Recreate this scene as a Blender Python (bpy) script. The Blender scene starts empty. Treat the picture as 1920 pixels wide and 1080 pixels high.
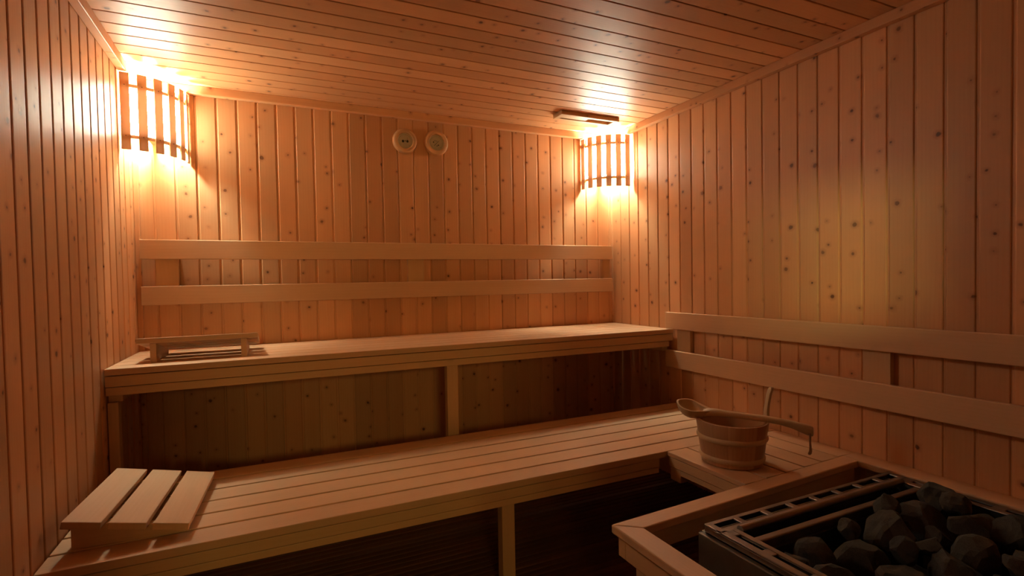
import bpy, bmesh, math, random
from mathutils import Vector, Matrix
random.seed(7)
SC = bpy.context.scene
COL = SC.collection
R = math.radians

# ------------------------------------------------------------------ camera, world, light, exposure
W, D, H = 2.75, 3.25, 2.165          # room width, depth (towards the camera, -Y) and height in metres

def setup_camera():
    yaw, pitch, roll = 0.4227, 0.0252, 0.0188
    F = Vector((math.sin(yaw)*math.cos(pitch), math.cos(yaw)*math.cos(pitch), -math.sin(pitch)))
    r0 = Vector((math.cos(yaw), -math.sin(yaw), 0)); u0 = r0.cross(F)
    c, s = math.cos(roll), math.sin(roll)
    r = c*r0 - s*u0; u = s*r0 + c*u0
    cam = bpy.data.cameras.new('camera'); o = bpy.data.objects.new('camera', cam); COL.objects.link(o)
    m = Matrix((r, u, -F)).transposed().to_4x4(); m.translation = Vector((0.5786, -2.9372, 1.1805))
    o.matrix_world = m
    cam.sensor_width = 36.0; cam.lens = 959.68/1920*36
    cam.shift_x = (960-939.38)/1920; cam.shift_y = (551.84-540)/1920
    cam.clip_start = 0.02
    SC.camera = o
setup_camera()

SC.view_settings.view_transform = 'Standard'
SC.view_settings.look = 'None'
SC.view_settings.gamma = 1.0
SC.view_settings.use_curve_mapping = False
SC.view_settings.exposure = -0.06

world = bpy.data.worlds.new('world'); SC.world = world; world.use_nodes = True
world.node_tree.nodes['Background'].inputs[0].default_value = (0.55, 0.62, 0.62, 1)
world.node_tree.nodes['Background'].inputs[1].default_value = 0.02

LAMP_COLOR = (1.0, 1.12, 0.95)
BULB_EMIT = 1150.0
SHADE_EMIT = 62.0
DAY_WATT = 75.0

def daylight():
    # the lit anteroom outside the glass door and the added little window in the front wall
    l = bpy.data.lights.new('anteroom_light', 'AREA'); l.energy = DAY_WATT; l.color = (1.0, 0.94, 0.42)
    l.shape = 'RECTANGLE'; l.size = 0.30; l.size_y = 0.24
    o = bpy.data.objects.new('anteroom_light', l); COL.objects.link(o)
    o.location = (0.30, -5.0, 1.60)
    d = Vector((1.5, -1.3, 0.9)) - o.location
    o.rotation_euler = d.to_track_quat('-Z', 'Y').to_euler()
daylight()

# ------------------------------------------------------------------ materials
def nt(name):
    m = bpy.data.materials.new(name); m.use_nodes = True
    t = m.node_tree; b = t.nodes['Principled BSDF']
    return m, t, b

class NB:
    def __init__(s, t): s.t = t
    def n(s, typ, **kw):
        x = s.t.nodes.new(typ)
        for k, v in kw.items(): setattr(x, k, v)
        return x
    def put(s, sock, v):
        if hasattr(v, 'is_output'): s.t.links.new(v, sock)
        else: sock.default_value = v
    def math(s, op, a, b=0.0, c=0.0, clamp=False):
        x = s.n('ShaderNodeMath', operation=op, use_clamp=clamp)
        s.put(x.inputs[0], a); s.put(x.inputs[1], b); s.put(x.inputs[2], c); return x.outputs[0]
    def vec(s, a, b, c=0.0):
        x = s.n('ShaderNodeCombineXYZ'); s.put(x.inputs[0], a); s.put(x.inputs[1], b); s.put(x.inputs[2], c); return x.outputs[0]
    def mapr(s, v, a, b, c=0.0, d=1.0, smooth=False):
        x = s.n('ShaderNodeMapRange'); x.interpolation_type = 'SMOOTHSTEP' if smooth else 'LINEAR'
        s.put(x.inputs[0], v); s.put(x.inputs[1], a); s.put(x.inputs[2], b); s.put(x.inputs[3], c); s.put(x.inputs[4], d); return x.outputs[0]
    def mix(s, f, a, b, blend='MIX'):
        x = s.n('ShaderNodeMix', data_type='RGBA', blend_type=blend)
        s.put(x.inputs[0], f); s.put(x.inputs[6], a); s.put(x.inputs[7], b); return x.outputs[2]
    def noise(s, vec, scale, detail=2.0, rough=0.5, dist=0.0):
        x = s.n('ShaderNodeTexNoise'); x.noise_dimensions = '3D'
        s.put(x.inputs['Vector'], vec); x.inputs['Scale'].default_value = scale
        x.inputs['Detail'].default_value = detail; x.inputs['Roughness'].default_value = rough
        x.inputs['Distortion'].default_value = dist; return x.outputs[0]

def wood(name, light, dark, knot=(0.125, 0.042, 0.015), knots=0.48, var=0.16, red=0.35, rough=0.42, grain=0.5, kscale=10.5, spec=0.4):
    """Sawn softwood: fine grain along v, rings bending round knots, each board a little different."""
    m, t, b = nt(name); N = NB(t)
    uv = N.n('ShaderNodeUVMap', uv_map='grain_uv'); ids = N.n('ShaderNodeUVMap', uv_map='board_uv')
    s1 = N.n('ShaderNodeSeparateXYZ'); t.links.new(uv.outputs[0], s1.inputs[0])
    s2 = N.n('ShaderNodeSeparateXYZ'); t.links.new(ids.outputs[0], s2.inputs[0])
    u, v, r1, r2 = s1.outputs[0], s1.outputs[1], s2.outputs[0], s2.outputs[1]
    ou = N.math('ADD', u, N.math('MULTIPLY', r1, 41.0)); ov = N.math('ADD', v, N.math('MULTIPLY', r2, 57.0))
    P = N.vec(ou, ov, 0)
    # knots
    vor = N.n('ShaderNodeTexVoronoi'); vor.voronoi_dimensions = '2D'; vor.feature = 'F1'
    t.links.new(P, vor.inputs['Vector']); vor.inputs['Scale'].default_value = kscale
    sc = N.n('ShaderNodeSeparateColor'); t.links.new(vor.outputs['Color'], sc.inputs[0])
    dist = N.math('ADD', vor.outputs['Distance'], N.math('ADD', N.math('MULTIPLY', N.math('SUBTRACT', N.noise(P, 75.0, 2.0), 0.5), 0.07), N.math('MULTIPLY', N.math('SUBTRACT', N.noise(P, 28.0, 1.0), 0.5), 0.13)))
    rad = N.math('MULTIPLY', N.math('LESS_THAN', sc.outputs[0], knots), N.mapr(N.math('POWER', sc.outputs[1], 2.6), 0, 1, 0.030, 0.100))
    kmask = N.mapr(N.math('SUBTRACT', dist, rad), -0.034, 0.022, 1.0, 0.0, True)
    kmask = N.math('MULTIPLY', kmask, N.math('GREATER_THAN', rad, 0.001))
    halo = N.math('MULTIPLY', N.mapr(N.math('SUBTRACT', dist, rad), 0.0, 0.16, 1.0, 0.0, True), N.math('GREATER_THAN', rad, 0.001))
    # grain
    bend = N.math('MULTIPLY', halo, 0.012)
    gu = N.math('ADD', ou, N.math('ADD', bend, N.math('MULTIPLY', N.noise(N.vec(N.math('MULTIPLY', ou, 6.0), N.math('MULTIPLY', ov, 1.1)), 1.0, 2.0), 0.05)))
    rings = N.math('SINE', N.math('MULTIPLY', gu, 420.0))
    rings = N.mapr(rings, -0.2, 1.0, 0.0, 1.0, True)
    fine = N.noise(N.vec(N.math('MULTIPLY', ou, 330.0), N.math('MULTIPLY', ov, 5.0)), 1.0, 3.0, 0.6)
    broad = N.noise(N.vec(N.math('MULTIPLY', ou, 22.0), N.math('MULTIPLY', ov, 1.6)), 1.0, 3.0)
    g = N.math('ADD', N.math('MULTIPLY', rings, 0.22), N.math('ADD', N.math('MULTIPLY', N.mapr(fine, 0.35, 0.7), 0.30), N.math('MULTIPLY', N.mapr(broad, 0.3, 0.7), 0.55)))
    g = N.math('MULTIPLY', g, grain, clamp=True)
    col = N.mix(g, (*light, 1), (*dark, 1))
    col = N.mix(N.math('MULTIPLY', N.mapr(r2, 0.35, 1.0, 0, 1), red), col, (light[0]*0.86, light[1]*0.66, light[2]*0.52, 1))
    hsv = N.n('ShaderNodeHueSaturation'); t.links.new(col, hsv.inputs['Color'])
    N.put(hsv.inputs['Value'], N.mapr(r1, 0, 1, 1.0-var, 1.0+var))
    col = N.mix(N.math('MULTIPLY', halo, 0.36), hsv.outputs[0], (dark[0]*0.62, dark[1]*0.5, dark[2]*0.45, 1))
    col = N.mix(N.math('MULTIPLY', kmask, N.mapr(sc.outputs[2], 0, 1, 0.62, 0.96)), col, (*knot, 1))
    t.links.new(col, b.inputs['Base Color'])
    N.put(b.inputs['Roughness'], N.mapr(fine, 0.2, 0.8, rough-0.06, rough+0.10))
    b.inputs['Specular IOR Level'].default_value = spec
    bp = N.n('ShaderNodeBump'); bp.inputs['Strength'].default_value = 0.12; bp.inputs['Distance'].default_value = 0.001
    t.links.new(N.math('ADD', fine, N.math('MULTIPLY', rings, 0.3)), bp.inputs['Height']); t.links.new(bp.outputs[0], b.inputs['Normal'])
    return m

PINE = wood('knotty_pine', (0.71, 0.365, 0.170), (0.61, 0.265, 0.105))
CLEAR = wood('clear_bench_wood', (0.69, 0.420, 0.230), (0.61, 0.340, 0.170), knots=0.0, var=0.06, red=0.12, rough=0.5, grain=0.55)
RAILW = wood('bench_frame_pine', (0.66, 0.405, 0.205), (0.57, 0.320, 0.145), knots=0.07, var=0.06, red=0.1, rough=0.5, grain=0.5, kscale=8.0)
BUCKW = wood('bucket_wood', (0.60, 0.345, 0.175), (0.44, 0.205, 0.090), knots=0.0, var=0.26, red=0.75, rough=0.36, grain=0.7)
HOOPW = wood('light_hoop_wood', (0.66, 0.45, 0.25), (0.56, 0.35, 0.17), knots=0.0, var=0.03, red=0.0, rough=0.4, grain=0.4)
RIMW = wood('turned_rim_wood', (0.66, 0.36, 0.165), (0.56, 0.27, 0.11), knots=0.0, var=0.03, red=0.0, rough=0.35, grain=0.5)
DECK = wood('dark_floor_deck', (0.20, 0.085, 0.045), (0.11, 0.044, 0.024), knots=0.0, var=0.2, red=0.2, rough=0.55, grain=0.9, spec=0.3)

def thin(m, name, amt):
    m = m.copy(); m.name = name; t = m.node_tree; b = t.nodes['Principled BSDF']
    tr = t.nodes.new('ShaderNodeBsdfTranslucent'); tr.inputs[0].default_value = (0.85, 0.60, 0.42, 1)
    mx = t.nodes.new('ShaderNodeMixShader'); mx.inputs[0].default_value = amt
    t.links.new(b.outputs[0], mx.inputs[1]); t.links.new(tr.outputs[0], mx.inputs[2]); t.links.new(mx.outputs[0], t.nodes['Material Output'].inputs[0])
    return m
THIN = thin(RAILW, 'thin_slat_wood', 0.12)   # thin lamp slats let some light through

def plain(name, col, rough=0.5, metal=0.0, nscale=None, namt=0.15, spec=0.5):
    m, t, b = nt(name); N = NB(t)
    b.inputs['Roughness'].default_value = rough; b.inputs['Metallic'].default_value = metal
    b.inputs['Specular IOR Level'].default_value = spec
    if nscale:
        tc = N.n('ShaderNodeTexCoord'); f = N.noise(tc.outputs['Object'], nscale, 4.0, 0.6)
        t.links.new(N.mix(N.mapr(f, 0.3, 0.7), (*[c*(1-namt) for c in col], 1), (*[min(1, c*(1+namt)) for c in col], 1)), b.inputs['Base Color'])
        N.put(b.inputs['Roughness'], N.mapr(f, 0.3, 0.7, max(0.05, rough-0.08), rough+0.08))
    else: b.inputs['Base Color'].default_value = (*col, 1)
    return m
STEEL = plain('brushed_steel', (0.25, 0.205, 0.175), 0.40, 0.9, 30.0)
CASING = plain('dark_steel_casing', (0.22, 0.19, 0.15), 0.45, 0.8, 18.0)
BLACK = plain('black_iron', (0.012, 0.011, 0.011), 0.6, 0.0, 25.0)
NAIL = plain('dark_nail', (0.10, 0.05, 0.03), 0.5)
PAPER = plain('dial_paper', (0.50, 0.40, 0.27), 0.6, 0.0, 40.0, 0.06)
INK = plain('dial_ink', (0.03, 0.025, 0.02), 0.6)
DIAL = plain('dial_card', (0.74, 0.60, 0.46), 0.6, 0.0, 40.0, 0.06)
RUST = plain('dial_red', (0.35, 0.09, 0.05), 0.6)
LINER = plain('bucket_liner', (0.42, 0.20, 0.085), 0.18, 0.0, 20.0, 0.08)
LEATHER = plain('leather_cord', (0.40, 0.22, 0.11), 0.7, 0.0, 60.0, 0.2)
OUTER = plain('anteroom_plaster', (0.5, 0.48, 0.44), 0.8, 0.0, 8.0, 0.05)

def stone_mat():
    m, t, b = nt('heater_stone'); N = NB(t)
    tc = N.n('ShaderNodeTexCoord'); oi = N.n('ShaderNodeObjectInfo')
    v = N.n('ShaderNodeVectorMath', operation='ADD'); t.links.new(tc.outputs['Object'], v.inputs[0]); t.links.new(oi.outputs['Location'], v.inputs[1])
    f = N.noise(v.outputs[0], 22.0, 6.0, 0.65)
    a = N.mix(N.mapr(f, 0.3, 0.72), (0.018, 0.0155, 0.012, 1), (0.060, 0.050, 0.038, 1))
    h = N.n('ShaderNodeHueSaturation'); t.links.new(a, h.inputs['Color']); N.put(h.inputs['Value'], N.mapr(oi.outputs['Random'], 0, 1, 0.7, 1.25))
    t.links.new(h.outputs[0], b.inputs['Base Color']); b.inputs['Roughness'].default_value = 0.85
    bp = N.n('ShaderNodeBump'); bp.inputs['Strength'].default_value = 0.6; bp.inputs['Distance'].default_value = 0.004
    t.links.new(N.noise(v.outputs[0], 60.0, 5.0, 0.7), bp.inputs['Height']); t.links.new(bp.outputs[0], b.inputs['Normal'])
    return m
STONE = stone_mat()

def emit_mat(name, col2, strength):
    m, t, b = nt(name); N = NB(t)
    b.inputs['Base Color'].default_value = (0.85, 0.78, 0.66, 1); b.inputs['Roughness'].default_value = 0.6
    tc = N.n('ShaderNodeTexCoord'); f = N.noise(tc.outputs['Object'], 9.0, 3.0)
    t.links.new(N.mix(f, (*LAMP_COLOR, 1), (*col2, 1)), b.inputs['Emission Color'])
    b.inputs['Emission Strength'].default_value = strength
    return m
GLOW = emit_mat('glowing_shade', (LAMP_COLOR[0], LAMP_COLOR[1]*.95, LAMP_COLOR[2]*.9), SHADE_EMIT)
BULB = emit_mat('lit_bulb', LAMP_COLOR, BULB_EMIT)

def glass_mat(name, tint):
    m, t, b = nt(name); N = NB(t)
    tr = N.n('ShaderNodeBsdfTransparent'); tr.inputs[0].default_value = tint
    gl = N.n('ShaderNodeBsdfGlossy'); gl.inputs['Roughness'].default_value = 0.05
    fr = N.n('ShaderNodeFresnel'); fr.inputs[0].default_value = 1.45
    mx = N.n('ShaderNodeMixShader'); t.links.new(N.math('MINIMUM', fr.outputs[0], 0.35), mx.inputs[0])
    t.links.new(tr.outputs[0], mx.inputs[1]); t.links.new(gl.outputs[0], mx.inputs[2])
    t.links.new(mx.outputs[0], t.nodes['Material Output'].inputs[0])
    return m
GLASS = glass_mat('clear_glass', (0.93, 0.97, 0.95, 1))
BRONZE = glass_mat('bronze_glass', (0.46, 0.40, 0.33, 1))

# ------------------------------------------------------------------ mesh helpers  (points are written (x, d, z); d = distance from the back wall)
def V(x, d, z): return Vector((x, -d, z))

class MB:
    """Collects faces with uv (metres across / along the grain) and id (random per board)."""
    def __init__(s): s.v = []; s.f = []; s.uv = []; s.id = []; s.mi = []
    def face(s, pts, uvs, rid, mi=0):
        k = len(s.v); s.v += [Vector(p) for p in pts]; s.f.append(tuple(range(k, k+len(pts)))); s.uv.append(uvs); s.id.append(rid); s.mi.append(mi)
    def hexa(s, c, grain=0, rid=None, mi=0):
        """c: 8 corners, bit0=x bit1=y bit2=z (0 low / 1 high); grain axis 0/1/2."""
        rid = rid or (random.random(), random.random())
        c = [Vector(p) for p in c]
        o = [i for i in range(3) if i != grain]
        for q in ((0, 2, 3, 1), (4, 5, 7, 6), (0, 1, 5, 4), (2, 6, 7, 3), (0, 4, 6, 2), (1, 3, 7, 5)):
            p = [c[i] for i in q]
            ext = [max(a[i] for a in p)-min(a[i] for a in p) for i in range(3)]
            if ext[grain] < 1e-4 + 0.02*max(ext): uvs = [(a[o[0]], a[o[1]]) for a in p]
            else:
                other = o[0] if ext[o[0]] > ext[o[1]] else o[1]
                sh = 0.0 if other == o[0] else 0.31
                uvs = [(a[other]+sh, a[grain]) for a in p]
            s.face(p, uvs, rid, mi)
    def box(s, x0, x1, d0, d1, z0, z1, grain='x', rid=None, mi=0):
        y0, y1 = -max(d0, d1), -min(d0, d1)
        c = [(x1 if i & 1 else x0, y1 if i & 2 else y0, z1 if i & 4 else z0) for i in range(8)]
        s.hexa(c, {'x': 0, 'd': 1, 'z': 2}[grain], rid, mi)
    def prism(s, outline, ext, grain_dir, rid=None, mi=0):
        """outline: list of Vectors (planar), ext: extrusion Vector."""
        rid = rid or (random.random(), random.random())
        gd = Vector(grain_dir).normalized()
        n = len(outline); a = [Vector(p) for p in outline]; e = Vector(ext); b = [p+e for p in a]
        cr = (a[1]-a[0]).normalized()
        en = e.normalized()
        side = gd.cross(en);
        if side.length < 0.1: side = gd.cross(cr)
        side.normalize()
        def uvf(p): return (p.dot(side)+p.dot(en)*0.73, p.dot(gd))
        s.face(a[::-1], [uvf(p) for p in a[::-1]], rid, mi); s.face(b, [uvf(p) for p in b], rid, mi)
        for i in range(n):
            j = (i+1) % n; q = [a[i], a[j], b[j], b[i]]; s.face(q, [uvf(p) for p in q], rid, mi)
    def loft(s, rings, rid=None, mi=0, cap=True, closed=True, uvscale=1.0):
        rid = rid or (random.random(), random.random())
        L = 0.0; n = len(rings[0])
        for k in range(len(rings)-1):
            A, B = rings[k], rings[k+1]
            dl = (sum((Vector(p) for p in B), Vector())/n - sum((Vector(p) for p in A), Vector())/n).length
            uacc = 0.0
            for i in range(n if closed else n-1):
                j = (i+1) % n
                w = (Vector(A[j])-Vector(A[i])).length
                s.face([A[i], A[j], B[j], B[i]], [(uacc, L), (uacc+w, L), (uacc+w, L+dl), (uacc, L+dl)], rid, mi); uacc += w
            L += dl
        if cap:
            for Rg, rev in ((rings[0], True), (rings[-1], False)):
                q = list(Rg)[::-1] if rev else list(Rg)
                s.face(q, [(p[0], p[2]) for p in map(Vector, q)], rid, mi)
    def lathe(s, prof, M=None, seg=48, rid=None, mi=0, a0=0.0, a1=2*math.pi, ridf=None):
        """prof: list of (r, h); axis = local z of matrix M."""
        M = M or Matrix.Identity(4)
        rid = rid or (random.random(), random.random())
        full = abs(a1-a0-2*math.pi) < 1e-6
        for k in range(len(prof)-1):
            (ra, ha), (rb, hb) = prof[k], prof[k+1]
            dl = math.hypot(rb-ra, hb-ha)
            for i in range(seg):
                t0 = a0+(a1-a0)*i/seg; t1 = a0+(a1-a0)*(i+1)/seg
                p = [(ra*math.cos(t0), ra*math.sin(t0), ha), (ra*math.cos(t1), ra*math.sin(t1), ha), (rb*math.cos(t1), rb*math.sin(t1), hb), (rb*math.cos(t0), rb*math.sin(t0), hb)]
                uvs = [(t0*max(ra, rb), ha+ra), (t1*max(ra, rb), ha+ra), (t1*max(ra, rb), hb+rb), (t0*max(ra, rb), hb+rb)]
                if ra < 1e-6: p = p[1:]; uvs = uvs[1:]
                elif rb < 1e-6: p = p[:3]; uvs = uvs[:3]
                s.face([M @ Vector(q) for q in p], uvs, ridf(i) if ridf else rid, mi)
    def build(s, name, mats, parent=None, bevel=0.0, smooth=False, merge=True, seg=2):
        me = bpy.data.meshes.new(name)
        off = Vector((0, 0, 0)); q = parent
        while q: off = off+q.location; q = q.parent
        vv = [p-off for p in s.v] if parent and not parent.get('_local') else s.v
        me.from_pydata([tuple(p) for p in vv], [], s.f)
        a = me.uv_layers.new(name='grain_uv'); b = me.uv_layers.new(name='board_uv'); k = 0
        for fi, f in enumerate(s.f):
            for j in range(len(f)):
                a.data[k].uv = s.uv[fi][j]; b.data[k].uv = s.id[fi]; k += 1
        for m in (mats if isinstance(mats, (list, tuple)) else [mats]): me.materials.append(m)
        for p, mi in zip(me.polygons, s.mi): p.material_index = mi; p.use_smooth = smooth
        bm = bmesh.new(); bm.from_mesh(me)
        if merge: bmesh.ops.remove_doubles(bm, verts=bm.verts, dist=1e-5)
        bmesh.ops.recalc_face_normals(bm, faces=bm.faces)
        bm.to_mesh(me); bm.free()
        o = bpy.data.objects.new(name, me); COL.objects.link(o)
        if parent: o.parent = parent
        if bevel:
            md = o.modifiers.new('bevel', 'BEVEL'); md.width = bevel; md.segments = seg; md.limit_method = 'ANGLE'; md.angle_limit = R(40)
        if smooth:
            md = o.modifiers.new('edges', 'EDGE_SPLIT'); md.split_angle = R(42)
        return o

def tag(o, label=None, cat=None, group=None, kind=None):
    if label: o['label'] = label
    if cat: o['category'] = cat
    if group: o['group'] = group
    if kind: o['kind'] = kind
    return o
def thing(name, label, cat, loc, group=None, kind=None):
    o = bpy.data.objects.new(name, None); COL.objects.link(o); o.empty_display_size = 0.05
    o.location = V(*loc); return tag(o, label, cat, group, kind)
def struct(o): o['kind'] = 'structure'; return o

# ------------------------------------------------------------------ the room
BW = 0.0912
# profile across one board, from groove centre to the next groove centre: (offset, depth behind the face)
WALLP = [(0.0, .0042), (.0042, .0042), (.0054, .0018), (.0070, .0005), (.0090, 0.0), (BW-.0080, 0.0), (BW-.0062, .0005), (BW-.0046, .0016), (BW-.0034, .0042), (BW, .0042)]
CEILP = [(0.0, .008), (.0018, .008), (.0022, .0018), (.0044, 0.0), (BW-.0040, 0.0), (BW-.0022, .0018), (BW-.0018, .008), (BW, .008)]

def panelled(name, pt, a0, a1, first, b0, b1, prof, mat, thick=0.03, bw=BW, hole=None):
    """boards side by side along axis a, grain along b. pt(a, b, depth) -> Vector. hole: list of (a0,a1,b0,b1)."""
    mb = MB(); sc = bw/BW
    k = math.floor((a0-first)/bw)
    while first+k*bw < a1:
        g = first+k*bw; rid = (random.random(), random.random())
        pts = [(g+o*sc if o > BW/2 else g+o, dp) for o, dp in prof]
        cl = []
        for (p, dp), (q, dq) in zip(pts[:-1], pts[1:]):
            if q <= a0 or p >= a1: continue
            if p < a0: dp = dp+(dq-dp)*(a0-p)/(q-p); p = a0
            if q > a1: dq = dp+(dq-dp)*(a1-p)/(q-p); q = a1
            cl.append((p, dp, q, dq))
        for p, dp, q, dq in cl:
            spans = [(b0, b1)]
            for (ha0, ha1, hb0, hb1) in (hole or []):
                if (p+q)/2 > ha0 and (p+q)/2 < ha1:
                    spans = [x for (s0, s1) in spans for x in ((s0, min(s1, hb0)), (max(s0, hb1), s1)) if x[1]-x[0] > 1e-4]
            for s0, s1 in spans:
                n = 1
                mb.face([pt(p, s0, dp), pt(q, s0, dq), pt(q, s1, dq), pt(p, s1, dp)], [(p, s0), (q, s0), (q, s1), (p, s1)], rid)
                mb.face([pt(p, s0, thick), pt(q, s0, thick), pt(q, s1, thick), pt(p, s1, thick)], [(p, s0), (q, s0), (q, s1), (p, s1)], rid)
                for bb in (s0, s1):
                    mb.face([pt(p, bb, dp), pt(q, bb, dq), pt(q, bb, thick), pt(p, bb, thick)], [(p, 0), (q, 0), (q, .03), (p, .03)], rid)
        k += 1
    return struct(mb.build(name, mat, merge=False))

panelled('wall_back', lambda a, b, t: V(a, -t, b), -0.03, W+0.03, 1.1745, -0.02, H+0.02, WALLP, PINE)
panelled('wall_left', lambda a, b, t: V(-t, a, b), 0.0, D, 0.2572, -0.02, H+0.02, WALLP, PINE)
panelled('wall_right', lambda a, b, t: V(W+t, a, b), 0.0, D, 0.1978, -0.02, H+0.02, WALLP, PINE)
DOOR = (0.22, 0.96, 0.02, 1.92); PEEP = (1.40, 1.66, 1.28, 1.57)
panelled('wall_front', lambda a, b, t: V(a, D+t, b), -0.03, W+0.03, 0.03, -0.02, H+0.02, WALLP, PINE, hole=[DOOR, PEEP])
panelled('ceiling', lambda a, b, t: V(b, a, H+t), -0.03, D+0.03, 0.140, -0.03, W+0.03, CEILP, PINE, bw=0.0918)
# dark ribbed floor, ribs along x
RIB = 0.0365
mb = MB(); k = 0
while k*RIB < D+0.03:
    a = k*RIB-0.03; rid = (random.random(), random.random())
    for (p, zp), (q, zq) in zip([(0, -.006), (.006, -.006), (.008, -.001), (.010, 0), (RIB-.003, 0), (RIB-.001, -.001), (RIB, -.006)][:-1], [(.006, -.006), (.008, -.001), (.010, 0), (RIB-.003, 0), (RIB-.001, -.001), (RIB, -.006)]):
        mb.face([V(-.03, a+p, zp), V(W+.03, a+p, zp), V(W+.03, a+q, zq), V(-.03, a+q, zq)], [(a+p, -.03), (a+p, W+.03), (a+q, W+.03), (a+q, -.03)], rid)
    k += 1
mb.box(-.03, W+.03, -.03, k*RIB-.03, -.03, -.0062)
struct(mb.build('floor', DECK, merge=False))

def trim(name, *boxes):
    m = MB()
    for b in boxes: m.box(*b)
    return struct(m.build(name, PINE, bevel=0.003))
TB = 2.124
trim('trim_1', (0.033, W-.033, 0, 0.033, TB, H, 'x'))
trim('trim_2', (0, 0.033, 0, 0.42, TB, H, 'd'), (0.0, 0.0335, 0.4205, D, TB-.0005, H, 'd'))
trim('trim_3', (W-.033, W, 0, D, TB, H, 'd'))
trim('trim_4', (0, 0.022, 0, 0.022, 0, 1.78, 'z'))

# glass door and added little window in the front wall (behind the camera)
def door():
    x0, x1, z0, z1 = DOOR; m = MB()
    f = 0.05
    m.box(x0, x0+f, D-.002, D+.045, z0, z1, 'z'); m.box(x1-f, x1, D-.002, D+.045, z0, z1, 'z')
    m.box(x0+f, x1-f, D-.002, D+.045, z1-f, z1, 'x'); m.box(x0+f, x1-f, D-.002, D+.045, z0, z0+.06, 'x')
    o = struct(m.build('door_1', RAILW, bevel=0.002))
    p = MB(); p.box(x0+f, x1-f, D+.016, D+.024, z0+.06, z1-f); p.build('pane', BRONZE, o)
    h = MB(); h.box(x1-f-.11, x1-f-.07, D-.045, D-.02, 0.85, 1.15, 'z'); h.box(x1-f-.10, x1-f-.08, D-.02, D+.0155, 0.88, 0.90, 'd'); h.box(x1-f-.10, x1-f-.08, D-.02, D+.0155, 1.10, 1.12, 'd')
    h.build('handle', RAILW, o, bevel=0.004)
    x0, x1, z0, z1 = PEEP; m = MB(); f = .022  # unseen window, added to throw the light patch on the right wall
    m.box(x0-f, x0, D-.018, D+.03, z0-f, z1+f, 'z'); m.box(x1, x1+f, D-.018, D+.03, z0-f, z1+f, 'z')
    m.box(x0, x1, D-.018, D+.03, z1, z1+f, 'x'); m.box(x0, x1, D-.018, D+.03, z0-f, z0, 'x')
    o = struct(m.build('added_window_1', RAILW, bevel=0.002))
    p = MB(); p.box(x0, x1, D+.005, D+.011, z0, z1); p.build('pane', GLASS, o)
door()

# ------------------------------------------------------------------ benches
def slats(x0, x1, d_front, n, pitch, wdt, ztop, th, along='x'):
    m = MB()
    for i in range(n):
        a = d_front-i*pitch
        m.box(x0, x1, a-wdt, a, ztop-th, ztop, 'x')
    return m
UB, LB = 0.88, 0.4512
t = thing('upper_bench', 'high slatted wooden bench running along the back wall', 'bench', (W/2, 0.3, 0))
slats(0.004, W-.004, 0.597, 6, 0.0995, 0.0915, UB, 0.025).build('slatted_seat', CLEAR, t, bevel=0.0025)
m = MB(); m.box(0.004, W-.004, 0.566, 0.592, 0.8110, 0.8518, 'x'); m.build('fascia_board', RAILW, t, bevel=0.002)
m = MB(); m.box(0.004, W-.030, 0.556, 0.588, 0.777, 0.8085, 'x'); m.build('front_rail', RAILW, t, bevel=0.002)
m = MB(); m.box(0.004, W-.004, 0.008, 0.04, 0.80, 0.8548, 'x'); m.build('back_rail', RAILW, t, bevel=0.002)
for x in (0.005, W-.057):
    m = MB(); m.box(x, x+.045, 0.041, 0.555, 0.748, 0.7765, 'd'); m.build('bearer', RAILW, t, bevel=0.002)
for x in (0.004, 1.348):
    m = MB(); w = .034 if x < .1 else .056
    m.box(x, x+w, 0.530, 0.570, 0 if x < .1 else 0.30, 0.7475 if x < .1 else 0.7768, 'z'); m.build('leg', RAILW, t, bevel=0.002)

t = thing('lower_bench', 'low slatted wooden bench in front of the high back bench', 'bench', (W/2, 0.95, 0))
slats(0.004, W-.004, 1.2645, 6, 0.1072, 0.0975, LB, 0.026).build('slatted_seat', CLEAR, t, bevel=0.0025)
m = MB(); m.box(0.004, W-.70, 1.228, 1.2595, 0.3885, 0.4222, 'x'); m.build('fascia_board', RAILW, t, bevel=0.002)
m = MB(); m.box(0.004, W-.70, 1.222, 1.2565, 0.3625, 0.3862, 'x'); m.build('front_rail', RAILW, t, bevel=0.002)
m = MB(); m.box(0.004, W-.004, 0.640, 0.668, 0.365, 0.4248, 'x'); m.build('back_rail', RAILW, t, bevel=0.002)
m = MB(); m.box(1.335, 1.386, 1.186, 1.229, 0, 0.3622, 'z'); m.build('leg', RAILW, t, bevel=0.002)
for x in (0.004, W-.05):
    m = MB(); m.box(x, x+.045, 0.67, 1.22, 0.335, 0.3862, 'd'); m.build('bearer', RAILW, t, bevel=0.002)
m = MB(); m.box(0.006, 0.05, 1.18, 1.219, 0, 0.3345, 'z'); m.build('leg', RAILW, t, bevel=0.002)

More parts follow.
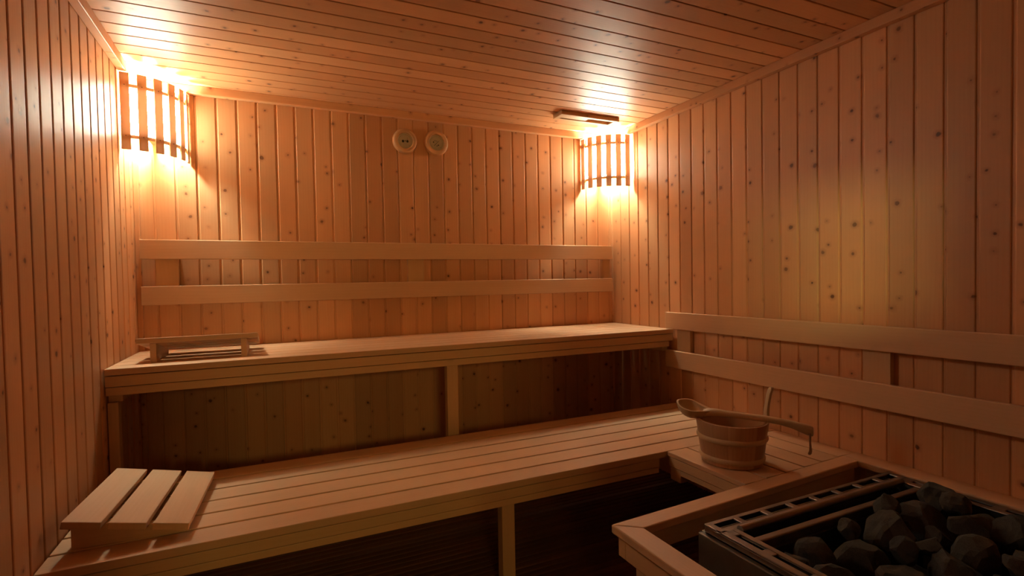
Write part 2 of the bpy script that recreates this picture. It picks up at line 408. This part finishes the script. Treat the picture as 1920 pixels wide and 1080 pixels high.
t = thing('side_bench', 'short low bench section by the right wall carrying the bucket', 'bench', (2.42, 1.48, 0))
m = MB()
for x0, x1 in ((2.084, 2.1905), (2.1985, 2.3025), (2.311, 2.414), (2.4225, 2.5255), (2.534, 2.6355), (2.644, 2.745)):
    m.box(x0, x1, 1.268, 1.698-.054*(x1-1.48)-.003, LB-.018, LB, 'd')
m.build('slatted_seat', CLEAR, t, bevel=0.0025)
m = MB(); m.box(2.088, 2.118, 1.272, 1.658, 0.3925, 0.4302, 'd'); m.build('fascia_board', RAILW, t, bevel=0.002)
m = MB(); m.box(2.093, 2.126, 1.335, 1.66, 0.3665, 0.3902, 'd'); m.build('side_rail', RAILW, t, bevel=0.002)
m = MB(); m.box(2.094, 2.145, 1.275, 1.334, 0.335, 0.3902, 'z'); m.build('bearer', RAILW, t, bevel=0.003)
m = MB(); m.box(2.690, 2.735, 1.50, 1.54, 0.0, 0.4327, 'z'); m.build('leg', RAILW, t, bevel=0.003)

# backrests
t = thing('backrest', 'two-board wooden backrest on the back wall above the high bench', 'backrest', (W/2, 0, 1.098))
for z0, z1 in ((1.3166, 1.4096), (1.0980, 1.1885)):
    m = MB(); m.box(0.022, 2.718, 0.026, 0.052, z0, z1, 'x'); m.build('board', CLEAR, t, bevel=0.003)
for x in (0.080, 1.304, 2.655):
    m = MB(); m.box(x, x+(.094 if x < 2 else .06), 0.0005, 0.0255, 1.112, 1.398, 'z'); m.build('batten', RAILW, t, bevel=0.001)
t = thing('backrest', 'two-board wooden backrest on the right wall above the bucket and heater', 'backrest', (W, 1.5, 0.66))
for z0, z1 in ((0.885, 0.9815), (0.660, 0.7600)):
    m = MB(); m.box(W-.050, W-.026, 0.578, 2.62, z0, z1, 'd'); m.build('board', CLEAR, t, bevel=0.003)
for d in (0.651, 1.672, 2.50):
    m = MB(); m.box(W-.0255, W-.0005, d, d+.10, 0.672, 0.97, 'z'); m.build('batten', RAILW, t, bevel=0.001)

# ------------------------------------------------------------------ heater guard
t = thing('heater_guard', 'wooden guard rail boxed around the stone-filled heater', 'guard rail', (1.9, 1.7, 0))
GZ = 0.4545
def plate(pts, z0, z1): return [V(x, d, z0) for x, d in pts], Vector((0, 0, z1-z0))
o_, e_ = plate([(1.480, 1.698), (2.665, 1.634), (2.653, 1.698), (1.553, 1.757)], GZ-.026, GZ)
m = MB(); m.prism(o_, e_, (1, .05, 0)); m.build('top_rail', CLEAR, t, bevel=0.004)
o_, e_ = plate([(1.480, 1.6985), (1.5525, 1.7575), (1.5525, 3.18), (1.480, 3.18)], GZ-.026, GZ)
m = MB(); m.prism(o_, e_, (0, 1, 0)); m.build('top_rail', CLEAR, t, bevel=0.004)
o_, e_ = plate([(2.6655, 1.632), (2.749, 1.632), (2.749, 3.18), (2.6535, 3.18), (2.6535, 1.6985)], GZ-.026, GZ)
m = MB(); m.prism(o_, e_, (0, 1, 0)); m.build('top_rail', CLEAR, t, bevel=0.004)
o_, e_ = plate([(1.492, 1.716), (2.652, 1.652), (2.652, 1.684), (1.492, 1.748)], 0.368, GZ-.0265)
m = MB(); m.prism(o_, e_, (1, .05, 0)); m.build('fascia_board', RAILW, t, bevel=0.002)
m = MB(); m.box(1.492, 1.524, 1.7485, 3.18, 0.368, GZ-.0265, 'd'); m.build('fascia_board', RAILW, t, bevel=0.002)
m = MB(); m.box(1.496, 1.534, 1.79, 1.83, 0.0, 0.3678, 'z'); m.build('post', RAILW, t, bevel=0.002)
m = MB(); m.box(1.496, 1.534, 3.10, 3.14, 0.0, 0.3678, 'z'); m.build('post', RAILW, t, bevel=0.002)
m = MB(); m.box(2.70, 2.748, 1.70, 3.18, 0.36, GZ-.0265, 'd'); m.build('wall_bearer', RAILW, t, bevel=0.002)

# ------------------------------------------------------------------ heater with stones
HX0, HX1, HD0, HD1, HZ = 1.655, 2.505, 1.885, 2.62, 0.500
t = thing('sauna_heater', 'steel sauna heater filled with stones inside the wooden guard', 'sauna heater', ((HX0+HX1)/2, (HD0+HD1)/2, 0))
m = MB()
cx0, cx1, cd0, cd1 = HX0-.012, HX1+.012, HD0-.010, HD1+.012
for b in ((cx0, cx0+.012, cd0, cd1), (cx1-.012, cx1, cd0, cd1), (cx0+.012, cx1-.012, cd0, cd0+.012), (cx0+.012, cx1-.012, cd1-.012, cd1)):
    m.box(*b, 0.0, 0.474, 'z')
m.build('casing', CASING, t, bevel=0.003)
m = MB()   # slotted top rim
rw = 0.058; zt0 = HZ-.006
def bars(m, x0, x1, d0, d1, n, run, edge, web):
    """a flat strip pierced with n openings along run."""
    if run == 'x':
        m.box(x0, x1, d0, d0+edge, zt0, HZ); m.box(x0, x1, d1-edge, d1, zt0, HZ)
        p = (x1-x0)/n
        for i in range(n+1):
            c = min(max(x0+i*p, x0+web/2), x1-web/2); m.box(c-web/2, c+web/2, d0+edge, d1-edge, zt0, HZ)
    else:
        m.box(x0, x0+edge, d0, d1, zt0, HZ); m.box(x1-edge, x1, d0, d1, zt0, HZ)
        p = (d1-d0)/n
        for i in range(n+1):
            c = min(max(d0+i*p, d0+web/2), d1-web/2); m.box(x0+edge, x1-edge, c-web/2, c+web/2, zt0, HZ)
bars(m, HX0, HX1, HD0, HD0+rw, 8, 'x', 0.013, 0.022)
bars(m, HX0, HX0+rw, HD0+rw, HD1-rw, 5, 'd', 0.018, 0.030)
bars(m, HX1-rw, HX1, HD0+rw, HD1-rw, 5, 'd', 0.018, 0.030)
bars(m, HX0, HX1, HD1-rw, HD1, 8, 'x', 0.013, 0.022)
m.build('slotted_rim', STEEL, t, bevel=0.0025)
m = MB()
for b in ((HX0+.001, HX0+.005, HD0+.001, HD1-.001), (HX1-.005, HX1-.001, HD0+.001, HD1-.001), (HX0+.005, HX1-.005, HD0+.001, HD0+.005), (HX0+.005, HX1-.005, HD1-.005, HD1-.001)):
    m.box(*b, 0.478, zt0-.0002)
m.build('rim_skirt', STEEL, t, bevel=0.0015)
def tube(m, a, b, r, seg=12):
    a, b = Vector(a), Vector(b); z = (b-a).normalized(); x = z.orthogonal().normalized(); y = z.cross(x)
    m.loft([[p+x*r*math.cos(i*2*math.pi/seg)+y*r*math.sin(i*2*math.pi/seg) for i in range(seg)] for p in (a, b)])
m = MB(); tube(m, V(HX0+rw, HD0+rw+.012, HZ+.001), V(HX1-rw, HD0+rw+.012, HZ+.001), 0.0105); m.build('lip_tube', STEEL, t, smooth=True)
m = MB(); m.box(HX0+rw, HX1-rw, HD0+rw+.050, HD0+rw+.072, 0.44, HZ-.004); m.build('inner_plate', STEEL, t, bevel=0.004)
m = MB()   # black stone basket
bx0, bx1, bd0, bd1 = HX0+rw-.012, HX1-rw+.012, HD0+rw+.0722, HD1-rw+.010
for b in ((bx0, bx0+.008, bd0, bd1, .20, zt0-.001), (bx1-.008, bx1, bd0, bd1, .20, zt0-.001), (bx0+.008, bx1-.008, bd0, bd0+.006, .20, HZ-.03), (bx0+.008, bx1-.008, bd1-.008, bd1, .20, zt0-.001), (bx0, bx1, bd0, bd1, .19, .20)):
    m.box(*b)
m.build('stone_basket', BLACK, t)
m = MB(); m.box(cx0+.0122, cx1-.0122, cd0+.0122, cd1-.0122, 0.02, 0.185); m.build('heater_base', BLACK, t)

def stone_mesh(k):
    rnd = random.Random(100+k); bm = bmesh.new()
    bmesh.ops.create_icosphere(bm, subdivisions=3, radius=1.0)
    planes = [(Vector((rnd.gauss(0, 1), rnd.gauss(0, 1), rnd.gauss(0, 1))).normalized(), rnd.uniform(.50, .86)) for _ in range(9)]
    from mathutils import noise
    off = Vector((k*7.1, k*3.3, 1.7))
    for v in bm.verts:
        p = v.co.copy()
        for n, d in planes:
            e = p.dot(n)-d
            if e > 0: p -= n*e*0.93
        p *= 1+0.10*noise.noise(p*2.3+off)+0.045*noise.noise(p*6.0+off)
        v.co = p
    me = bpy.data.meshes.new('stone'); bm.to_mesh(me); bm.free()
    me.materials.append(STONE)
    return me
SM = [stone_mesh(k) for k in range(9)]
rs = random.Random(21); placed = []
ix0, ix1, id0, id1 = bx0+.010, bx1-.010, bd0+.008, bd1-.010
tries = 0
while len(placed) < 150 and tries < 9000:
    tries += 1
    r = rs.uniform(.047, .084) if tries < 2500 else rs.uniform(.034, .052); x = rs.uniform(ix0+r*.95, ix1-r*.95); d = rs.uniform(id0+r*.95, id1-r*.95)
    best = None
    for _ in range(14):   # settle: keep the lowest of a few spots
        xx = min(max(x+rs.uniform(-.04, .04), ix0+r*.95), ix1-r*.95); dd = min(max(d+rs.uniform(-.04, .04), id0+r*.95), id1-r*.95)
        z = .20+r*.8
        for (px, pd, pz, pr) in placed:
            h2 = (xx-px)**2+(dd-pd)**2; s_ = (r+pr)*.97
            if h2 < s_*s_: z = max(z, pz+math.sqrt(s_*s_-h2))
        if best is None or z < best[2]: best = (xx, dd, z)
    hump = .492 + .060*min(1.0, max(0.0, (best[0]-1.88)/.45))
    if best[2]+r*.7 > hump: continue
    placed.append((*best, r))
for (x, d, z, r) in placed:
    if z < 0.33: continue      # the buried ones are not built
    o = bpy.data.objects.new('sauna_stone', rs.choice(SM)); COL.objects.link(o)
    o.location = V(x, d, z); o.rotation_euler = (rs.uniform(0, 6), rs.uniform(0, 6), rs.uniform(0, 6))
    o.scale = (r*rs.uniform(1.0, 1.14), r*rs.uniform(.92, 1.05), r*rs.uniform(.80, .98))
    tag(o, 'rough dark grey stone heaped in the steel sauna heater', 'stone', 'stones in the sauna heater')

# ------------------------------------------------------------------ corner lamps
def lamp(cx, sgn, label):
    t = thing('corner_lamp', label, 'lamp', (cx+sgn*.11, 0.11, 1.785), 'slatted corner lamps')
    def P(r, a, z): return V(cx+sgn*r*math.sin(a), max(r*math.cos(a), .001), z)
    RS = 0.222
    for k in range(6):
        a = R(4.4+k*16.0); m = MB(); hw = 0.0168/RS; rid = (random.random(), random.random())
        ring = lambda z: [P(RS, a-hw, z), P(RS, a+hw, z), P(RS+.007, a+hw, z), P(RS+.007, a-hw, z)]
        c0, c1 = ring(1.787), ring(2.119)
        q = [c0[0], c0[1], c0[3], c0[2], c1[0], c1[1], c1[3], c1[2]]
        m.hexa(q, 2, rid)
        for z in (1.846, 2.066):
            M = Matrix.Translation(P(RS+.0068, a, z)) @ (P(1, a, 0)-V(cx, 0, 0)).to_track_quat('Z', 'Y').to_matrix().to_4x4()
            m.lathe([(0.0022, 0), (0.0020, .0012), (0, .0014)], M, 8, mi=1)
        m.build('slat', [THIN, NAIL], t)
    for z in (1.846, 2.066):     # bent hoops the slats are pinned to
        m = MB(); n = 18
        rings = [[P(RS-.0125, a, z-.007), P(RS-.0005, a, z-.007), P(RS-.0005, a, z+.007), P(RS-.0125, a, z+.007)] for a in [R(1+88*i/n) for i in range(n+1)]]
        m.loft(rings); m.build('hoop', THIN, t)
    m = MB(); n = 24
    rings = [[P(RS-.018, a, 1.853), P(RS-.0135, a, 1.853), P(RS-.0135, a, 2.059), P(RS-.018, a, 2.059)] for a in [R(3.5+83*i/n) for i in range(n+1)]]
    m.loft(rings); m.mi = [0 if i % 4 == 1 and i < 4*n else 1 for i in range(len(m.f))]; m.build('shade', [GLOW, PAPER], t, smooth=True)   # lit outer face, plain lining
    # bulb holder bracket and bulb
    b = V(cx+sgn*.085, .085, 1.955)
    m = MB(); M = Matrix.Translation(b-Vector((0, 0, .088))); m.lathe([(0, 0), (.022, 0), (.022, .035), (.017, .042), (0, .042)], M, 20)
    m.box(b.x-.012, b.x+.012, 0.001, .075, 1.867, 1.880); m.build('socket', PAPER, t, smooth=True)
    m = MB(); M = Matrix.Translation(b-Vector((0, 0, .045))); m.lathe([(0, -.0005), (.014, 0), (.016, .015), (.030, .045), (.032, .062), (.026, .082), (.012, .093), (0, .095)], M, 24)
    m.build('bulb', BULB, t, smooth=True)
    return t
lamp(0.006, 1, 'slatted corner lamp in the left back corner beside the left wall')
lamp(W-.014, -1, 'slatted corner lamp in the right back corner below the ceiling vent')

# ------------------------------------------------------------------ gauges
def gauge(x, z, rad, label, kind):
    t = thing('wall_gauge', label, 'gauge', (x, 0, z-rad), 'round gauges on the back wall')
    M = Matrix.Translation(V(x, 0.0005, z)) @ Matrix.Rotation(R(90), 4, 'X')
    k = rad/.07; q = .62
    m = MB(); m.lathe([(q*rad, 0), (rad*.97, 0), (rad, .006), (rad, .012), (rad*.955, .016), (rad*.95, .020), (rad*.92, .0235), (rad*.86, .027), (rad*.74, .029), (rad*.66, .0285), (q*rad, .025), (q*rad, 0)], M, 56)
    m.build('wooden_rim', RIMW, t, smooth=True)
    m = MB(); m.lathe([(0, 0.008), (q*rad-.0004, 0.008), (q*rad-.0004, 0.0145), (0, .0145)], M, 48)
    dial = m.build('dial', DIAL, t)
    def onface(m, pts, mi=0, h=.0146):
        a = [M @ Vector((px*k, py*k, h)) for px, py in pts]; m.prism(a, (M.to_3x3() @ Vector((0, 0, .0004))), (1, 0, 0), mi=mi)
    m = MB()
    for i in range(31):
        a = R(225-270*i/30); L = .005 if i % 5 == 0 else .003; c, s = math.cos(a), math.sin(a); w = .0005
        onface(m, [(c*.037-s*w, s*.037+c*w), (c*.037+s*w, s*.037-c*w), (c*(.037-L)+s*w, s*(.037-L)-c*w), (c*(.037-L)-s*w, s*(.037-L)+c*w)])
    def blob(cx_, cy_, r, n=12): onface(m, [(cx_+r*math.cos(i*2*math.pi/n), cy_+r*1.15*math.sin(i*2*math.pi/n)) for i in range(n)], h=.0147)
    if kind == 0:
        blob(-.012, -.002, .0068); blob(.013, -.001, .0066); blob(.0005, .0005, .003)
    else:
        blob(-.016, .003, .0034); blob(.012, -.012, .0034); blob(.004, -.017, .0024)
        onface(m, [(-.013, .013), (.008, .010), (.008, .0085), (-.013, .0115)])
    m.build('scale_marks', INK, dial)
    m = MB()
    if kind == 0: onface(m, [(.011, .004), (.0125, .004), (.0122, .020), (.0115, .020)], h=.0165); 
    else: onface(m, [(-.014, -.0165), (-.0125, -.018), (.017, .0125), (.016, .0135)], h=.0165)
    m.build('needle', INK if kind else RUST, t)
    m = MB(); m.lathe([(q*rad-.0004, .018), (q*rad*.7, .0205), (0, .0215)], M, 40); m.build('glass', GLASS, t, smooth=True)
gauge(1.307, 1.998, .072, 'round wooden-rimmed gauge with two dark blobs on its dial, nearer the left lamp', 0)
gauge(1.493, 2.004, .074, 'round wooden-rimmed gauge with a slanting black needle, nearer the right lamp', 1)

# ------------------------------------------------------------------ ceiling vent
t = thing('ceiling_vent', 'wooden sliding vent on the ceiling in front of the right lamp', 'vent', (2.344, 0.319, 2.141))
vx0, vx1, vd0, vd1, vz0, vz1 = 2.140, 2.548, 0.270, 0.368, 2.141, 2.1648
m = MB()
m.box(vx0, vx1, vd0, vd0+.022, vz0, vz1, 'x'); m.box(vx0, vx1, vd1-.020, vd1, vz0, vz1, 'x')
m.box(vx0, vx0+.03, vd0+.022, vd1-.020, vz0, vz1, 'd'); m.box(vx1-.03, vx1, vd0+.022, vd1-.020, vz0, vz1, 'd')
m.build('frame', RAILW, t, bevel=.0015)
m = MB(); m.box(vx0+.0305, 2.345, vd0+.034, vd1-.0202, vz0+.0015, vz0+.009, 'x'); m.build('slider', RAILW, t, bevel=.001)
m = MB(); m.box(vx0+.0302, vx1-.0302, vd0+.0222, vd1-.0202, vz1-.008, vz1-.001, 'x'); m.build('back_board', PINE, t)

# ------------------------------------------------------------------ headrests (local frame: slats along y, slope along x: high at x=0)
def headrest(label, loc, rz):
    t = thing('headrest', label, 'headrest', loc, 'slatted wooden headrests'); t['_local'] = 1
    Wd, L, th = 0.302, 0.440, 0.021
    hi, lo = 0.079, 0.020            # underside heights at the two ends
    sl = math.atan2(hi-lo, Wd); c, s = math.cos(sl), math.sin(sl)
    def S(u, y, w): return Vector((u*c+w*s, y, hi-u*s+w*c))
    g = .016; bw = (Wd/c-2*g)/3
    for k in range(3):
        u0 = k*(bw+g); u1 = u0+bw; m = MB()
        q = [S(u1 if i & 1 else u0, L/2 if i & 2 else -L/2, th if i & 4 else 0) for i in range(8)]
        m.hexa(q, 1); m.build('slat', CLEAR, t, bevel=.002)
    for y in (-L/2+.045, L/2-.067):
        m = MB(); x1 = Wd*.93
        o_ = [Vector((.008, y, 0)), Vector((x1, y, 0)), Vector((x1, y, max(.004, hi-x1*(hi-lo)/Wd-.0004))), Vector((.008, y, hi-.008*(hi-lo)/Wd-.0004))]
        m.prism(o_, (0, .022, 0), (1, 0, 0)); m.build('support', CLEAR, t, bevel=.0015)
    del t['_local']; t.rotation_euler.z = rz
    return t
headrest('wedge-shaped slatted headrest lying on the low bench by the left wall', (0.052, 0.972, LB), R(-3.5))
headrest('slatted headrest standing on the high back bench in the left corner', (0.303, 0.487, UB), R(90))

# ------------------------------------------------------------------ bucket
BX, BD, BZ = 2.232, 1.468, LB
t = thing('sauna_bucket', 'round wooden stave bucket with two pale hoops on the side bench', 'bucket', (BX, BD, BZ))
M = Matrix.Translation(V(BX, BD, BZ))
NS = 15; ids = [(random.random(), random.random()**1.5) for _ in range(NS)]
rb, rt, hb = .112, .133, .167
m = MB(); seg = NS*5
m.lathe([(0, .0), (rb*.93, .0), (rb, .003), (rb+(rt-rb)*.5, hb*.5), (rt-.001, hb-.002), (rt-.002, hb), (rt-.012, hb), (rt-.0125, hb-.01), (rb-.0125, .022), (0, .022)], M, seg, ridf=lambda i: ids[i//5])
m.build('stave_body', BUCKW, t, smooth=True)
for z in (.027, .104):
    r0 = rb+(rt-rb)*z/hb; m = MB()
    m.lathe([(r0-.003, z-.010), (r0+.0022, z-.009), (r0+.0052, z-.004), (r0+.0060, z+.001), (r0+.0050, z+.006), (r0+.0030, z+.010), (r0-.001, z+.011), (r0-.003, z-.010)], M, 72)
    m.build('hoop', HOOPW, t, smooth=True)
m = MB(); m.lathe([(0, .026), (rb-.014, .026), (rb+(rt-rb)*.85-.0145, hb*.85), (rt-.0146, hb-.004), (rt-.0120, hb+.0012), (rt-.0090, hb+.0014), (rt-.0090, hb+.0002)], M, 60)
m.build('liner', LINER, t, smooth=True)
# long stave rising above the rim as the handle
dr = Vector((0.6616, -0.7498, 0)); tn = Vector((0.7498, 0.6616, 0))      # to the right of the picture / away from it
er = dr*math.cos(R(20))+tn*math.sin(R(20)); et = tn*math.cos(R(20))-dr*math.sin(R(20))
m = MB(); rings = []
for z, off, hw, th in ((hb-.045, rt-.0035, .017, .007), (hb, rt+.001, .017, .007), (hb+.03, rt+.001, .014, .0068), (hb+.065, rt+.006, .012, .0065), (hb+.10, rt+.012, .0135, .0068), (hb+.118, rt+.018, .0135, .0065), (hb+.126, rt+.020, .008, .005)):
    c = V(BX, BD, BZ+z)+er*off
    rings.append([c+er*th*sx+et*hw*sy for sx, sy in ((-.6, -1), (.6, -1), (1, -.7), (1, .7), (.6, 1), (-.6, 1), (-1, .7), (-1, -.7))])
m.loft(rings); m.build('handle_stave', HOOPW, t, smooth=True)

# ------------------------------------------------------------------ ladle lying across the bucket
t = thing('ladle', 'long wooden ladle lying across the bucket rim with a hanging cord', 'ladle', (BX, BD, BZ+hb))
C0 = V(BX, BD, 0)
TL = R(17)
def L(s, w, z):        # ladle turned about its long axis so the scoop opens a little towards the room
    zc = .632; c, q = math.cos(TL), math.sin(TL)
    return C0+dr*s+tn*(w*c-(z-zc)*q)+Vector((0, 0, zc+(z-zc)*c+w*q))
def arc(n): return [i*2*math.pi/n for i in range(n)]
m = MB(); NA = 36     # scoop shell
bs, br_s, br_w = -.152, .057, .047
def rimz(a):
    c = math.cos(a); return .662-.0125*c+.002*math.sin(a)**2+(.004 if c < -.8 else 0.0)*(-c-.8)*5
def bowl(k, inner):
    f = k/8.0; out = []
    rr = math.sin(f*math.pi/2)**.75; dep = (.050 if not inner else .041)*math.cos(f*math.pi/2)
    sc_ = 1.0 if not inner else .875
    for a in arc(NA):
        c, n_ = math.cos(a), math.sin(a); p = max(c, 0.0)
        ss = br_s*c*(1+.42*p**2); ww = br_w*n_*(1-.42*p)
        out.append(L(bs+.004+ss*sc_*rr-(.012*p*sc_ if inner else 0)*rr, ww*sc_*rr, rimz(a)*rr+(1-rr)*.662-dep))
    return out
m.loft([bowl(k, False) for k in range(1, 9)]+[bowl(k, True) for k in range(8, 0, -1)])
m.build('scoop', HOOPW, t, smooth=True)
m = MB(); rings = []
for s, z, hw, hh in ((-.104, .634, .021, .012), (-.090, .636, .019, .0150), (-.070, .6385, .0155, .0155), (-.050, .639, .0132, .0145), (-.02, .637, .0115, .0125), (.04, .634, .011, .0115), (.118, .6295, .011, .0115), (.17, .623, .011, .012), (.21, .614, .0115, .0145), (.240, .604, .012, .0185), (.268, .595, .0125, .0215), (.278, .592, .0115, .0205), (.281, .591, .008, .015)):
    rings.append([L(s, hw*math.copysign(abs(math.cos(a))**.7, math.cos(a)), z+hh*math.copysign(abs(math.sin(a))**.7, math.sin(a))) for a in arc(20)])
m.loft(rings); m.build('handle', HOOPW, t, smooth=True)
m = MB(); rings = []
for s, w, z, r in ((.268, -.0136, .592, .0024), (.2695, -.0150, .575, .0024), (.270, -.0150, .555, .0024), (.272, -.0140, .530, .0026), (.273, -.0135, .515, .0034), (.271, -.0130, .503, .0042), (.270, -.0130, .498, .0030)):
    rings.append([L(s+1.5*r*math.cos(a), w+r*.8*math.sin(a), z) for a in arc(10)])
m.loft(rings); m.build('hanging_cord', LEATHER, t, smooth=True)
